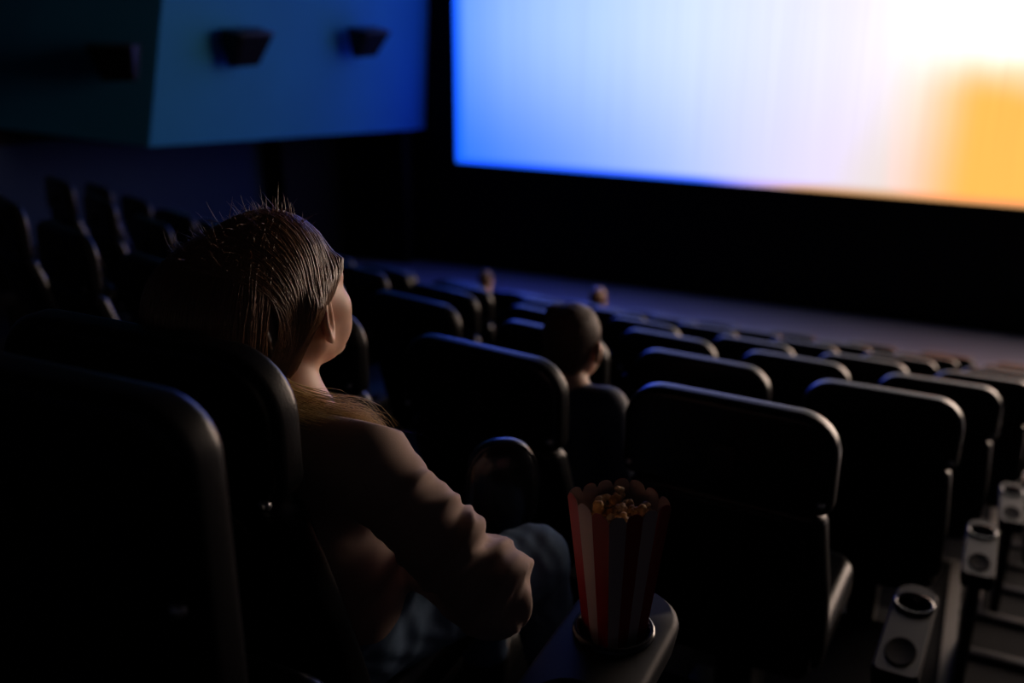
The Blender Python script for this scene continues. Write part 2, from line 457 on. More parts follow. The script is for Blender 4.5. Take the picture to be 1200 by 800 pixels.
# ------------------------------------------------------------------ wall speakers
def speaker(name, P, nrm, wd, ht, label):
    n = Vector(nrm).normalized(); s = Vector((0, 0, 1)).cross(n).normalized()
    root = empty(name, P); tag(root, label, 'speaker', 'surround speakers on the upper wall')
    def fn(u, v, w_):
        q = s*u + Vector((0, 0, v)) + n*w_; return tuple(q)
    # cabinet: deeper and wider at the top than at the bottom
    vs = []
    for (v, k, dep) in ((-ht/2, .72, .14), (ht/2, 1.0, .36)):
        for (u, w_) in ((-wd/2*k, 0.06), (wd/2*k, 0.06), (wd/2*k*.9, dep), (-wd/2*k*.9, dep)):
            vs.append(fn(u, v, w_))
    fs = [(3,2,1,0),(4,5,6,7),(0,1,5,4),(1,2,6,5),(2,3,7,6),(3,0,4,7)]
    link('cabinet', bevel(fixn(mesh(vs, fs)), .012), 'speaker', root)
    a, b, c, d = [Vector(vs[i]) for i in (3, 2, 6, 7)]
    ctr = (a+b+c+d)/4; off = (b-a).cross(d-a).normalized()
    if off.dot(n) < 0: off = -off
    g = [ctr + (p-ctr)*.88 + off*.006 for p in (a, b, c, d)]; g2 = [p + off*.012 for p in g]
    link('grille', fixn(mesh(g + g2, [(0,1,2,3),(7,6,5,4),(0,4,5,1),(1,5,6,2),(2,6,7,3),(3,7,4,0)])), 'dark', root, smooth=False)
    mb = MB(); vs = [fn(u, v, w_) for v in (-.06, .06) for (u, w_) in ((-.05, -.02), (.05, -.02), (.05, .08), (-.05, .08))]
    link('bracket', fixn(mesh(vs, [(3,2,1,0),(4,5,6,7),(0,1,5,4),(1,2,6,5),(2,3,7,6),(3,0,4,7)])), 'chrome', root, smooth=False)
CAMF = [(-math.sin(R(25.6))*math.cos(R(19.5)), math.cos(R(25.6))*math.cos(R(19.5)), -math.sin(R(19.5)))]
def on_plane(u, v, p0, n):
    """the point of a wall seen at photo position (u, v)"""
    F = Vector(CAMF[0]); Rt = Vector((math.cos(R(25.6)), math.sin(R(25.6)), 0)); U = Rt.cross(F)
    d = F + Rt*(u-600)/1167 + U*(400-v)/1167
    t = Vector(p0).dot(n)/d.dot(n); return d*t
nA = (Vector(B2)-Vector(B1)).cross(Vector(T1)-Vector(B1)).normalized()
nB = (Vector(B1)-Vector(B0)).cross(Vector(T0)-Vector(B0)).normalized()
for u, v, p0, n, wd, ht, lb in ((276, 53, B1, nA, .58, .40, 'black wall speaker in the middle of the three on the blue wall'),
                        (419, 47, B1, nA, .56, .36, 'black wall speaker nearest the screen on the blue wall'),
                        (140, 72, B0, nB, .50, .36, 'black wall speaker on the dim blue panel at far left')):
    p = on_plane(u, v, p0, n)
    if n.dot(-p) < 0: n = -n
    speaker('wall_speaker', (p.x, p.y, zc(p.z)), n, wd, ht, lb)

# ------------------------------------------------------------------ seats
ZF = FH
def lean_(u, v, w_):       # lower back runs forward towards the cushion
    return (u, w_ + (0 if v > ZF-.22 else (ZF-.22-v)*.30), v)
def make_seat(armdx=.055, folded=False, cr_=.088, hh=.235):
    root = empty('cinema_chair', (0, 0, 0))
    def lean(u, v, w_): return (u, w_ + (0 if v > ZF-hh else (ZF-hh-v)*.30), v)
    o = subdiv(rr(-.245, .245, ZF-hh, ZF, (.03, .03, cr_, cr_), 8), .04)
    def hr(u, v, w_):
        c = -.012*(u/.245)**2; crown = -.006*(u/.245)**2 if v > ZF-.1 else 0
        return (u, w_ - c, v + crown)
    link('headrest', fixn(mesh(*pillow(o, 0, .060, .019, hr, 6))), 'leather', root)
    o = subdiv(rr(-.245, .245, .36, ZF-hh-.003, (.05, .05, .03, .03), 6), .05)
    o = [(u*(1 - .05*max(0, (v-.6))/.2), v) for u, v in o]
    link('backrest', fixn(mesh(*pillow(o, .008, .085, .028, lean, 5))), 'leather', root)
    o = rr(-.215, .215, .30, ZF-hh-.015, (.06, .06, .05, .05), 6)
    o = [(u*(.86 + .14*min(1, (ZF-.2-v)/.3)), v) for u, v in subdiv(o, .05)]
    bs = link('back_shell', fixn(mesh(*pillow(o, -.004, .03, .012, lean, 4))), 'shell', root)
    # plate on the upper back with a small raised emblem
    pl = link('back_plate', fixn(mesh(*pillow(rr(-.03, .03, ZF-.17, ZF-.105, .01, 4), -.004, .004, .002, lambda u, v, w_: (u, w_, v), 2))), 'shell', root)
    mb = MB()
    for (a, b, c, d) in ((-.022, .022, .052, .056), (-.022, .022, .008, .012), (-.022, -.018, .008, .056), (.018, .022, .008, .056), (-.012, .012, .038, .042), (-.012, .012, .022, .026)):
        mb.box(a, b, -.0058, -.003, ZF-.17+c, ZF-.17+d)
    link('emblem', mb.mesh(), 'plate', pl, smooth=False)
    for sx in (-1, 1):
        vs, fs = lathe([(0, -.006), (.006, -.005), (.009, 0), (.009, .006), (0, .006)], 12)
        v2 = [(sx*.222 + x, .004 + z, ZF-.2 + y) for x, y, z in vs]
        link('bolt_cap', fixn(mesh(v2, fs)), 'chrome', root)
    if not folded:
        def cu(u, v, w_): return (u, v, w_ - .02*((v-.17)/.46) * 0 + .012*(1-(u/.235)**2))
        link('seat_cushion', fixn(mesh(*pillow(subdiv(rr(-.232, .232, .20, .66, (.03, .03, .07, .07), 6), .05), .30, .41, .035, cu, 5))), 'leather', root)
        link('seat_pan', fixn(mesh(*pillow(rr(-.20, .20, .21, .60, .04, 5), .265, .305, .012, lambda u, v, w_: (u, v, w_), 2))), 'shell', root)
    else:
        link('seat_cushion', fixn(mesh(*pillow(subdiv(rr(-.21, .21, .16, .60, (.03, .03, .07, .07), 6), .05), .20, .29, .035, lambda u, v, w_: (u, w_, v), 5))), 'leather', root)
    py = -.28 if folded else 0
    mb = MB().box(-.05, .05, .26+py, .46+py, .0, .33); mb.box(-.16, .16, .22+py, .48+py, 0, .02)
    link('pedestal', bevel(mb.mesh(), .006, 2), 'shell', root)
    cx = .245 + armdx
    add_arm(root, cx)
    return root
def arm_shape(hw):
    return subdiv(rr(-hw, hw, .03, .43, (.02, .02, hw*.95, hw*.95), 8), .04)
def add_arm(root, cx, hw=.052, cy=.33, cr=.040, armtop=.50):
    # pad with a real hole for the cup: two loops bridged
    top, bot = armtop, armtop-.05
    out = arm_shape(hw)
    def ring(n, r_, z, c=(cx, cy)): return [(c[0]+r_*math.cos(2*math.pi*k/n), c[1]+r_*math.sin(2*math.pi*k/n), z) for k in range(n)]
    bm = bmesh.new()
    def loop(pts):
        v = [bm.verts.new(p) for p in pts]; e = [bm.edges.new((v[i], v[(i+1) % len(v)])) for i in range(len(v))]; return v, e
    cen = (0, .23)
    def inset(k): return [((u*(1-k*.25))+cx, (cen[1]+(v-cen[1])*(1-k*.05)), 0) for u, v in out]
    l0 = [(x, y, top) for x, y, _ in inset(.5)]; l1 = [(x, y, top-.006) for x, y, _ in inset(.12)]
    l2 = [(x, y, top-.014) for x, y, _ in inset(0)]; l3 = [(x, y, bot) for x, y, _ in inset(.3)]
    V = [loop(l)[0] for l in (l0, l1, l2, l3)]
    n = len(out)
    for a, b in zip(V[:-1], V[1:]):
        for i in range(n): bm.faces.new((a[i], a[(i+1) % n], b[(i+1) % n], b[i]))
    h0, e0 = loop(ring(24, cr, top)); h1, e1 = loop(ring(24, cr*.92, top-.05))
    for i in range(24): bm.faces.new((h0[i], h0[(i+1) % 24], h1[(i+1) % 24], h1[i]))
    bm.edges.ensure_lookup_table()
    te = [bm.edges.get((V[0][i], V[0][(i+1) % n])) for i in range(n)]
    bmesh.ops.triangle_fill(bm, use_beauty=True, edges=te + e0)
    te = [bm.edges.get((V[3][i], V[3][(i+1) % n])) for i in range(n)]
    bmesh.ops.triangle_fill(bm, use_beauty=True, edges=te + e1)
    bmesh.ops.recalc_face_normals(bm, faces=bm.faces[:])
    me = bpy.data.meshes.new('armrest'); bm.to_mesh(me); bm.free()
    ar = link('armrest', me, 'arm', root, smooth=True)
    ar.modifiers.new('es', 'EDGE_SPLIT').split_angle = R(38)
    vs, fs = lathe([(cr-.001, -.048), (cr-.001, .004), (cr+.002, .008), (cr+.007, .007), (cr+.009, .001)], 32, (cx, cy, top))
    link('cup_ring', fixn(mesh(vs, fs)), 'chrome2', ar)
    vs, fs = lathe([(0, -.085), (cr*.9, -.085), (cr*.96, -.045)], 24, (cx, cy, top))
    link('cup_well', fixn(mesh(vs, fs)), 'dark', ar)
    # shallow oval tray behind the cup
    vs, fs = lathe([(0, .0015), (.9, .0015), (1, .004), (1.08, .0005)], 24)
    vs = [(cx + x*hw*.62, .12 + y*.055, top + z) for x, y, z in vs]
    link('tray_recess', fixn(mesh(vs, fs)), 'dark', ar)
    mb = MB().box(cx-.018, cx+.018, .09, .40, .0, armtop-.03)
    link('side_panel', bevel(mb.mesh(), .008, 2), 'shell', root)
M['chrome2'] = mat('gloss_ring', (.02, .02, .024), .18, .6)

proto = make_seat(); first = [True]
ordn = ['first', 'second', 'third', 'fourth', 'fifth', 'sixth', 'seventh', 'eighth', 'ninth', 'tenth', 'eleventh', 'twelfth', 'thirteenth', 'fourteenth', 'fifteenth', 'sixteenth']
def proj(x, y, z):
    F = Vector(CAMF[0]); Rt = Vector((math.cos(R(25.6)), math.sin(R(25.6)), 0)); U = Rt.cross(F); p = Vector((x, y, z))
    d = p.dot(F); return (600 + 1167*p.dot(Rt)/d, 400 - 1167*p.dot(U)/d) if d > .1 else (9999, 0)
EXT = [-.20, .045, .19, .38, .50, .62, .74]
PITCH = [.655, .6, .6, .6, .6, .6, .6]
for j, (y, z) in enumerate(ROWS):
    x = EXT[j] - .245
    for k in range(16):
        if k: x -= (PITCH[j] + (.0 if k < 3 else .075 if k < 6 else .2 if j < 2 else .125))*math.cos(row_yaw(CV[j], x))
        if x < (-5.2, -6.3, -7, -7, -7, -7, -7)[j]: break
        yk = row_y(y, CV[j], x)
        u, _ = proj(x + .25, yk, z)
        if u < -60: continue
        if k == 0: o = make_seat(.17 if j == 0 else .11) if j < 2 else copy_tree(end_proto)
        else: o = proto if first[0] else copy_tree(proto); first[0] = False
        if j == 1 and k == 0: end_proto = o
        o.location = (x, yk, zc(z-FH)); o.rotation_euler.z = row_yaw(CV[j], x) + R(random.uniform(-.5, .5))
        if j == 6: row = 'in the front row nearest the screen'
        else: row = 'in the %s row ahead of the woman' % ordn[j]
        pos = 'beside the stair aisle' if k == 0 else '%s from the aisle' % ordn[k]
        tag(o, 'black cinema chair %s %s' % (pos, row), 'cinema chair', 'rows of black cinema chairs')
# last rows' seats right of the aisle line are outside the frame
# the woman's seat, with its wide console armrest
ws = make_seat(.205, hh=.205); ws.location = (-.745-.245, .87, zc(-.418-FH))
tag(ws, 'black high-backed cinema chair the woman in the beige shirt sits in', 'cinema chair', 'rows of black cinema chairs')
for ch in list(ws.children):
    if ch.name.startswith(('armrest', 'side_panel')):
        for g in list(ch.children): bpy.data.objects.remove(g)
        bpy.data.objects.remove(ch)
add_arm(ws, .592, hw=.082, cy=.305, cr=.052, armtop=.615)
ns = make_seat(.10, folded=True, cr_=.06, hh=.38); ns.location = (-.585-.245, .56, zc(-.333-FH))
tag(ns, 'nearest black cinema chair at lower left behind the woman, its cushion folded up', 'cinema chair', 'rows of black cinema chairs')
for ch in list(ns.children):      # the arm of this seat is beyond the near edge of the picture
    if ch.name.startswith(('armrest', 'side_panel')):
        for g in list(ch.children): bpy.data.objects.remove(g)
        bpy.data.objects.remove(ch)

# ------------------------------------------------------------------ people
def V3(*a): return np.array(a, float)
def head_frame(az, pitch=0):
    fy = V3(math.sin(az)*math.cos(pitch), math.cos(az)*math.cos(pitch), math.sin(pitch))
    rx = V3(math.cos(az), -math.sin(az), 0); up = np.cross(rx, fy); return rx, fy, up
def head_fn(c, fr, s):
    # s scales the head
    rx, fy, up = fr
    def loc(X, Y, Z):
        x, y, z = X-c[0], Y-c[1], Z-c[2]
        return ((rx[0]*x+rx[1]*y+rx[2]*z)/s, (fy[0]*x+fy[1]*y+fy[2]*z)/s, (up[0]*x+up[1]*y+up[2]*z)/s)
    def fn(X, Y, Z):
        x, y, z = loc(X, Y, Z); ax = np.abs(x)
        d = sd_ell(ax, y, z, (0, -.012, .028), (.076, .097, .092))
        d = smin(d, sd_ell(ax, y, z, (0, .028, -.035), (.060, .064, .080)), .03)
        d = smin(d, sd_cone(ax, y, z, (.046, .0, -.055), (.012, .072, -.100), .022, .015), .03)     # jaw
        d = smin(d, sd_ell(ax, y, z, (0, .082, -.104), (.018, .014, .014)), .018)                  # chin
        d = smin(d, sd_ell(ax, y, z, (.043, .052, -.026), (.024, .026, .022)), .028)               # cheekbone
        d = smin(d, sd_ell(ax, y, z, (.034, .058, -.058), (.024, .024, .028)), .02)                # cheek
        d = smin(d, sd_cone(ax, y, z, (.008, .085, .018), (.042, .068, .020), .011, .010), .02)    # brow
        d = -smin(-d, sd_ell(ax, y, z, (.032, .097, .0), (.019, .016, .012)), .016)                # socket
        d = smin(d, sd_ell(ax, y, z, (.031, .074, -.001), (.0125, .0125, .0125)), .003)            # eye
        d = smin(d, sd_cone(ax, y, z, (0, .090, .008), (0, .110, -.034), .007, .0105), .012)       # nose
        d = smin(d, sd_ell(ax, y, z, (.011, .098, -.038), (.008, .011, .008)), .008)
        d = smin(d, sd_cone(ax, y, z, (0, .092, -.062), (.020, .082, -.064), .0062, .003), .006)   # lips
        d = smin(d, sd_cone(ax, y, z, (0, .090, -.071), (.018, .082, -.069), .0066, .003), .005)
        # ear: shell, rim, lobe
        ex, ey, ez = ax-.082, y+.004, z+.012
        c_, s_ = math.cos(.58), math.sin(.58)
        px = ex*c_ - ey*-s_*1; py = ey*c_ - ex*s_ * -1 * -1
        e1 = sd_ell(px, py, ez, (0, 0, 0), (.0055, .018, .032))
        ring = np.sqrt((np.sqrt((py/.0172)**2 + ((ez)/.0312)**2 + 1e-9) - 1)**2*.019**2 + (px-.005)**2) - .0042
        cav = sd_ell(px, py, ez, (.006, .002, -.002), (.006, .009, .015))
        e = -smin(-e1, cav, .004); e = smin(e, ring, .004)
        e = smin(e, sd_ell(px, py, ez, (0, .004, -.029), (.004, .007, .008)), .006)
        d = smin(d, e, .006)
        return d*s
    return fn, loc
def hand(F, w_, d, n, s, sc=1, grow=0):
    d, n = np.array(d, float), np.array(n, float); d /= np.linalg.norm(d); n -= d*(n@d); n /= np.linalg.norm(n); side = np.cross(d, n)*s
    for i in range(4):
        F.cone(w_ + d*.012 + side*(i-1.5)*.012*sc, w_ + d*.082*sc + side*(i-1.5)*.019*sc, .013*sc, .0105*sc, .012)
    ln = (.074, .084, .078, .060)
    for i in range(4):
        p = w_ + d*.082*sc + side*(i-1.5)*.0195*sc; L = ln[i]*sc; a = 0
        for q, (fr, bend) in enumerate(((.45, 22), (.32, 38), (.23, 26))):
            a += R(bend); e = p + (d*math.cos(a) - n*math.sin(a))*L*fr
            F.cone(p, e, (.0088-.0006*q)*sc, (.0084-.0008*q)*sc, .004); p = e
    p = w_ + d*.022*sc - side*.022*sc
    for q, (L, v) in enumerate(((.04, d*.55-side*.75-n*.2), (.03, d*.85-side*.4-n*.3), (.025, d*.9-side*.1-n*.4))):
        v = v/np.linalg.norm(v); e = p + v*L*sc; F.cone(p, e, (.012-.0015*q)*sc, (.0105-.0015*q)*sc, .006); p = e
def person(J, origin, label, cat='person', res=.006, fres=.0026, top='shirt', bottom='jeans', hair=None, folds=True, topmat='shirt', botmat='jeans', detail=True):
    """J: joints relative to the eye. One continuous body; clothing and hair are its children."""
    org = np.array([origin[0], origin[1], origin[2]]); s = J['s']
    fr = head_frame(J['az'], J.get('tilt', 0)); H = J['head']
    allp = np.array([v for k, v in J.items() if isinstance(v, np.ndarray) and not k.startswith('h') or k == 'head'])
    lo = allp.min(0) - .15; hi = allp.max(0) + .15
    xs = axis(lo[0], hi[0], res, (H[0]-.115*s, H[0]+.115*s), fres); ys = axis(lo[1], hi[1], res, (H[1]-.12*s, H[1]+.125*s), fres)
    zs = axis(lo[2], hi[2], res, (H[2]-.135*s, H[2]+.135*s), fres)
    def bones(F, g, parts):
        if 'neck' in parts:
            F.cone(H + fr[1]*-.012 + V3(0, 0, -.045*s), J['neck'], (.052)*s*J.get('nk', 1) + g, (.056)*s + g, .03)
            F.cone(J['neck'], J['chest'], .058*s + g, .09*s + g, .05)
        if 'torso' in parts:
            c = J['chest']; F.ell(c, np.array((.150, .105, .155))*s + g, .06)
            F.cone(J['shL'], J['shR'], .050*s + g, .050*s + g, .07)
            m = (J['chest']*.4 + J['pelvis']*.6); F.ell(m, np.array((.125, .098, .13))*s + g, .08)
        if 'pelvis' in parts:
            F.ell(J['pelvis'], np.array((.160, .125, .095))*s + g, .06)
        if 'arms' in parts:
            for q in 'LR':
                F.cone(J['sh'+q], J['el'+q], .050*s + g, .037*s + g, .03); F.cone(J['el'+q], J['wr'+q], .037*s + g, .024*s + g*1.1, .02)
        if 'legs' in parts:
            for q in 'LR':
                F.cone(J['hip'+q], J['kn'+q], .080*s + g, .056*s + g, .05); F.cone(J['kn'+q], J['an'+q], .054*s + g, .036*s + g*1.4, .025)
    F = Field(xs, ys, zs)
    bones(F, 0, ('neck', 'torso', 'pelvis', 'arms', 'legs'))
    for q, sg in (('L', -1), ('R', 1)):
        v = J['an'+q]; F.cone(v, v + V3(.01*sg, .12, -.035)*s, .033*s, .022*s, .02)
        if detail: hand(F, J['wr'+q], J['hd'+q], J['hn'+q], sg, s)
        else: F.cone(J['wr'+q], J['wr'+q] + V3(0, .1, 0), .025*s, .02*s, .01)
    hf, hl = head_fn(H, fr, s*J.get('hs', 1))
    F.put(H - .16*s, H + .16*s, hf, .02)
    P, Q = F.mesh()
    me = np_mesh(P - org, Q); body = link('person', me, 'skin', loc=(org[0], org[1], zc(org[2])))
    tag(body, label, cat)
    # top
    tl = np.minimum(np.minimum(J['wrL'], J['wrR']), J['pelvis'] - .17) - .03; th = np.maximum(np.maximum(J['wrL'], J['wrR']), J['chest'] + .12) + .05
    tl = np.minimum(tl, np.minimum(J['elL'], J['elR']) - .07); th = np.maximum(th, np.maximum(J['elL'], J['elR']) + .07); th[2] = J['neck'][2] + .06
    G = Field(*[axis(tl[i], th[i], res*.72) for i in range(3)])
    bones(G, .014*s, ('torso', 'arms')); G.ell(J['pelvis'] + V3(0, 0, .03), np.array((.172, .138, .10))*s, .06)
    G.cone(J['neck'] + V3(0, 0, -.01)*s, J['chest'], .062*s, .1*s, .05)
    if J.get('bust'):  # bust bulges added to keep screen light off the side of the shirt
        for q in (-.068, .068): G.ell(J['chest'] + V3(q, .095, .0), (.068, .066, .070), .05)
        G.ell(J['chest']*.5 + J['pelvis']*.5 + V3(0, .03, 0), (.15, .12, .13), .06)
    if folds:   # forearm sleeve widened to block light falling under the arm
        for q in 'LR': G.cone(J['el'+q], J['el'+q]*.25 + J['wr'+q]*.75, .058, .064, .03)
    X, Y, Z = G.pts((slice(None),)*3)
    if folds:
        fold = np.zeros_like(G.V)
        for q in 'LR':
            a, b = J['sh'+q], J['el'+q]; d = b-a; L = np.linalg.norm(d); d = d/L
            t = (X-a[0])*d[0] + (Y-a[1])*d[1] + (Z-a[2])*d[2]
            px, py, pz = X-a[0]-t*d[0], Y-a[1]-t*d[1], Z-a[2]-t*d[2]
            rad = np.sqrt(px**2+py**2+pz**2)
            e1 = np.cross(d, V3(0, 0, 1)); e1 /= np.linalg.norm(e1); e2 = np.cross(d, e1)
            th_ = np.arctan2(px*e2[0]+py*e2[1]+pz*e2[2], px*e1[0]+py*e1[1]+pz*e1[2])
            win = np.clip((t+.03)/.05, 0, 1)*np.clip((L+.07-t)/.06, 0, 1)*np.clip((.12-rad)/.04, 0, 1)
            g = np.random.default_rng(5 if q == 'R' else 6); acc = np.zeros_like(fold)
            for c_ in range(46):
                t0 = L*g.beta(1.6, 1.0)*1.05; p0 = g.uniform(-3.14, 3.14); sl = g.uniform(-.022, .022); wd = g.uniform(.008, .013); ln = g.uniform(.6, 1.5); am = g.uniform(.006, .0125)*(.45 + .75*t0/L)
                dt = np.mod(th_-p0+np.pi, 2*np.pi)-np.pi; u = t-t0-sl*dt-.004*np.sin(dt*3)
                acc += am*np.exp(-(u/wd)**2)*np.exp(-(dt/ln)**2)
            fold += win*(np.clip(acc, 0, .021)-.006)
            ph2 = th_*5 + t*30
            fold += .002*np.clip((t-L*.8)/.05, 0, 1)*np.clip((.12-rad)/.04, 0, 1)*np.clip((L+.12-t)/.05, 0, 1)*np.sin(ph2)
        tz = np.clip((J['shR'][2]-.03-Z)/.08, 0, 1)*np.clip((.30-np.abs(X-J['chest'][0]))/.1, 0, 1)
        fold += tz*.005*np.sin(X*40+4*np.sin(Z*18)+Y*25)*np.clip((Z-J['pelvis'][2]+.1)/.1, 0, 1)
        G.V -= fold.astype(np.float32)
    nk = J['neck']; hm = J['pelvis'][2] - .05*s
    # neckline follows the collar, hem follows the hips, cuffs end at the wrists
    dn = (Z - (nk[2] + J.get('collar', .045)*s)) * .8 - (Y - nk[1])*-.5
    G.V = np.maximum(G.V, dn.astype(np.float32)); G.V = np.maximum(G.V, (hm - Z).astype(np.float32))
    for q in 'LR':
        a, b = J['el'+q], J['wr'+q]; d = (b-a)/np.linalg.norm(b-a)
        tt = (X-b[0])*d[0] + (Y-b[1])*d[1] + (Z-b[2])*d[2]
        rr_ = np.sqrt((X-b[0])**2 + (Y-b[1])**2 + (Z-b[2])**2)
        m = rr_ < .09*s; G.V = np.where(m, np.maximum(G.V, tt), G.V)
    P, Q = G.mesh(); link(top, np_mesh(P - org, Q), topmat, body)
    # trousers
    G = Field(axis(lo[0], hi[0], res), axis(lo[1], hi[1], res), axis(lo[2], hi[2], res))
    bones(G, .010*s, ('pelvis', 'legs')); X, Y, Z = G.pts((slice(None),)*3)
    if folds: G.V -= (.0014*np.sin(X*70 + 5*np.sin(Y*30) + Z*40) + .0012*np.sin(X*150 + Y*60 + 3*np.sin(Z*50))).astype(np.float32)
    G.V = np.maximum(G.V, Z - (J['pelvis'][2] + .07*s)); G.V = np.maximum(G.V, (J['anL'][2] + .02*s) - Z)
    P, Q = G.mesh(); link(bottom, np_mesh(P - org, Q), botmat, body)
    for q, sg in (('L', -1), ('R', 1)):
        v = J['an'+q]; G = Field(*[axis(v[i]-.2, v[i]+.3, .007) for i in range(3)])
        G.cone(v + V3(0, -.02, -.04)*s, v + V3(.012*sg, .15, -.052)*s, .046*s, .036*s, .02); G.cone(v + V3(0, 0, .01), v + V3(.01*sg, .13, -.036)*s, .046*s, .034*s, .02); G.cone(v, v + V3(0, 0, -.04)*s, .046*s, .047*s, .02)
        X, Y, Z = G.pts((slice(None),)*3); G.V = np.maximum(G.V, (v[2]-.078*s) - Z); G.V = np.maximum(G.V, Z - (v[2]+.02*s))
        P, Q = G.mesh(); link('shoe', np_mesh(P - org, Q), 'shoe', body)
    return body, org, fr, H, hl, hf

# --- the woman
H = V3(-.922, 1.132, -.437)
WJ = dict(s=1.0, collar=.016, bust=1, hs=1.05, az=R(7), tilt=R(8), head=H, neck=V3(-.905, 1.085, -.60), chest=V3(-.915, 1.10, -.745), pelvis=V3(-.925, 1.13, -.985),
    shL=V3(-1.075, 1.08, -.665), shR=V3(-.742, 1.07, -.642), elL=V3(-1.16, 1.14, -.88), elR=V3(-.555, 1.085, -.815),
    wrL=V3(-1.02, 1.34, -.875), wrR=V3(-.78, 1.285, -.89), hdL=V3(.75, .6, -.2), hdR=V3(-.8, .55, -.12), hnL=V3(0, .1, 1), hnR=V3(0, .1, 1),
    hipL=V3(-1.01, 1.13, -1.0), hipR=V3(-.84, 1.13, -1.0), knL=V3(-.855, 1.56, -1.075), knR=V3(-.675, 1.50, -1.025),
    anL=V3(-.86, 1.66, -1.415), anR=V3(-.66, 1.62, -1.415))
wo, org, fr, H, hl, hf = person(WJ, (-.92, 1.08, -1.498), 'person with blonde gathered hair in a beige shirt and blue jeans, seated', folds=True, res=.0055)

rx, fy, up = fr
def toW(p): p = np.asarray(p)*1.05; return H + p[..., 0:1]*rx + p[..., 1:2]*fy + p[..., 2:3]*up
def hair_sd(x, y, z):
    """hair mass in the head's own frame (x right, y forward, z up)"""
    d = sd_ell(x, y, z, (0, -.022, .032), (.083, .101, .100))
    # keep the face clear
    face = np.maximum(sd_ell(x, y, z, (0, .075, -.045), (.088, .085, .088)), -.5)
    d = -smin(-d, face, .012)
    # gathered loose hair behind the head
    d = smin(d, sd_ell(x, y, z, (-.012, -.110, .022), (.090, .090, .092)), .05)
    d = smin(d, sd_ell(x, y, z, (-.02, -.105, -.07), (.075, .065, .085)), .05)
    # side hair running back over the ear to the nape
    ax = np.abs(x)
    d = smin(d, sd_cone(ax, y, z, (.064, .046, .046), (.078, -.03, .014), .011, .013), .02)
    d = smin(d, sd_cone(ax, y, z, (.078, -.03, .012), (.050, -.07, -.055), .014, .020), .02)
    # ear window
    d = -smin(-d, sd_ell(ax, y, z, (.088, .006, -.026), (.024, .026, .030)), .008)
    return d
b = axis(-.15, .15, .003); G = Field(b, axis(-.24, .13, .003), axis(-.19, .17, .003))
X, Y, Z = G.pts((slice(None),)*3)
G.V = hair_sd(X, Y, Z).astype(np.float32)
ang = np.arctan2(Z-.03, np.abs(X)+.02)
G.V -= (.0013*np.sin(Y*420 + 6*np.sin(ang*2)) + .0016*np.sin(Y*170 + 4*np.sin(ang*3+1))).astype(np.float32)
P, Q = G.mesh(); P = toW(P)
hair = link('hair', np_mesh(P - org, Q), 'hairw', wo)
def shell(dirs, off):
    """march from outside towards the head's middle until the hair surface"""
    c = V3(0, -.03, .02); p = c + dirs*.26
    for _ in range(40):
        d = hair_sd(p[..., 0], p[..., 1], p[..., 2])[..., None]; p = p - dirs*np.clip(d, -.02, .05)*.8
    return p + dirs*off
def back_strands(n, seed):
    g = np.random.default_rng(seed); m = 16; t = np.linspace(0, 1, m)[None, :, None]; c = V3(0, -.03, .02)
    sx = g.uniform(-1, 1, n); nrm = lambda v: v/np.linalg.norm(v, axis=-1, keepdims=True)
    A = nrm(np.stack([sx*.030, -.035 + g.normal(0, .012, n), np.full(n, .11)], 1) - c)[:, None]
    B = nrm(np.stack([sx*.105, -.17 + g.normal(0, .008, n) + .05*sx**2, .05 + g.normal(0, .01, n)], 1) - c)[:, None]
    E = nrm(np.stack([sx*.055 - .01, -.13 + g.normal(0, .01, n), -.125 + g.normal(0, .012, n)], 1) - c)[:, None]
    D = nrm((1-t)**2*A + 2*t*(1-t)*B*1.2 + t**2*E)
    return shell(D, .0008 + g.uniform(0, .003, (n, 1, 1)) + .0012*np.sin(t*8 + g.uniform(0, 6, (n, 1, 1))))
def strands(n, side, seed, off=.001):
    g = np.random.default_rng(seed); m = 16; t = np.linspace(0, 1, m)[None, :, None]
    y0 = g.uniform(-.13, .072, n); c = V3(0, -.03, .02)
    A = np.stack([side*.004 + g.normal(0, .002, n), y0, .13 - .55*np.abs(y0+.01)**1.2*1.0], 1) - c
    k = (y0+.13)/.215
    mid = np.stack([np.full(n, side*.09), .10*k - .055 + .0*y0, .055 - .035*k], 1) - c; mid[:, 1] += g.normal(0, .004, n)
    end = np.stack([side*(.055 + .02*g.random(n)), -.075 - .03*g.random(n), -.035 - .055*g.random(n)], 1) - c
    nrm = lambda v: v/np.linalg.norm(v, axis=-1, keepdims=True)
    A, mid, end = nrm(A)[:, None], nrm(mid)[:, None], nrm(end)[:, None]
    D = nrm((1-t)**2*A + 2*t*(1-t)*mid*1.25 + t**2*end)
    o = off + g.uniform(0, .0035, (n, 1, 1)) + .0012*np.sin(t*9 + g.uniform(0, 6, (n, 1, 1)))
    return shell(D, o)
pr, rad = [], []
for sd, n, se in ((1, 1500, 1), (-1, 500, 2)):
    p = strands(n, sd, se); pr.append(p); rad.append(np.random.default_rng(se+9).uniform(.00035, .0009, n))
n = 1400; pr.append(back_strands(n, 5)); rad.append(np.random.default_rng(15).uniform(.0004, .001, n))
pr = np.concatenate(pr); rad = np.concatenate(rad)
P, Q = tubes(toW(pr), rad); o = link('hair_strands', np_mesh(P - org, Q), 'hairs', wo); o['label'] = 'fine combed strands over the head'
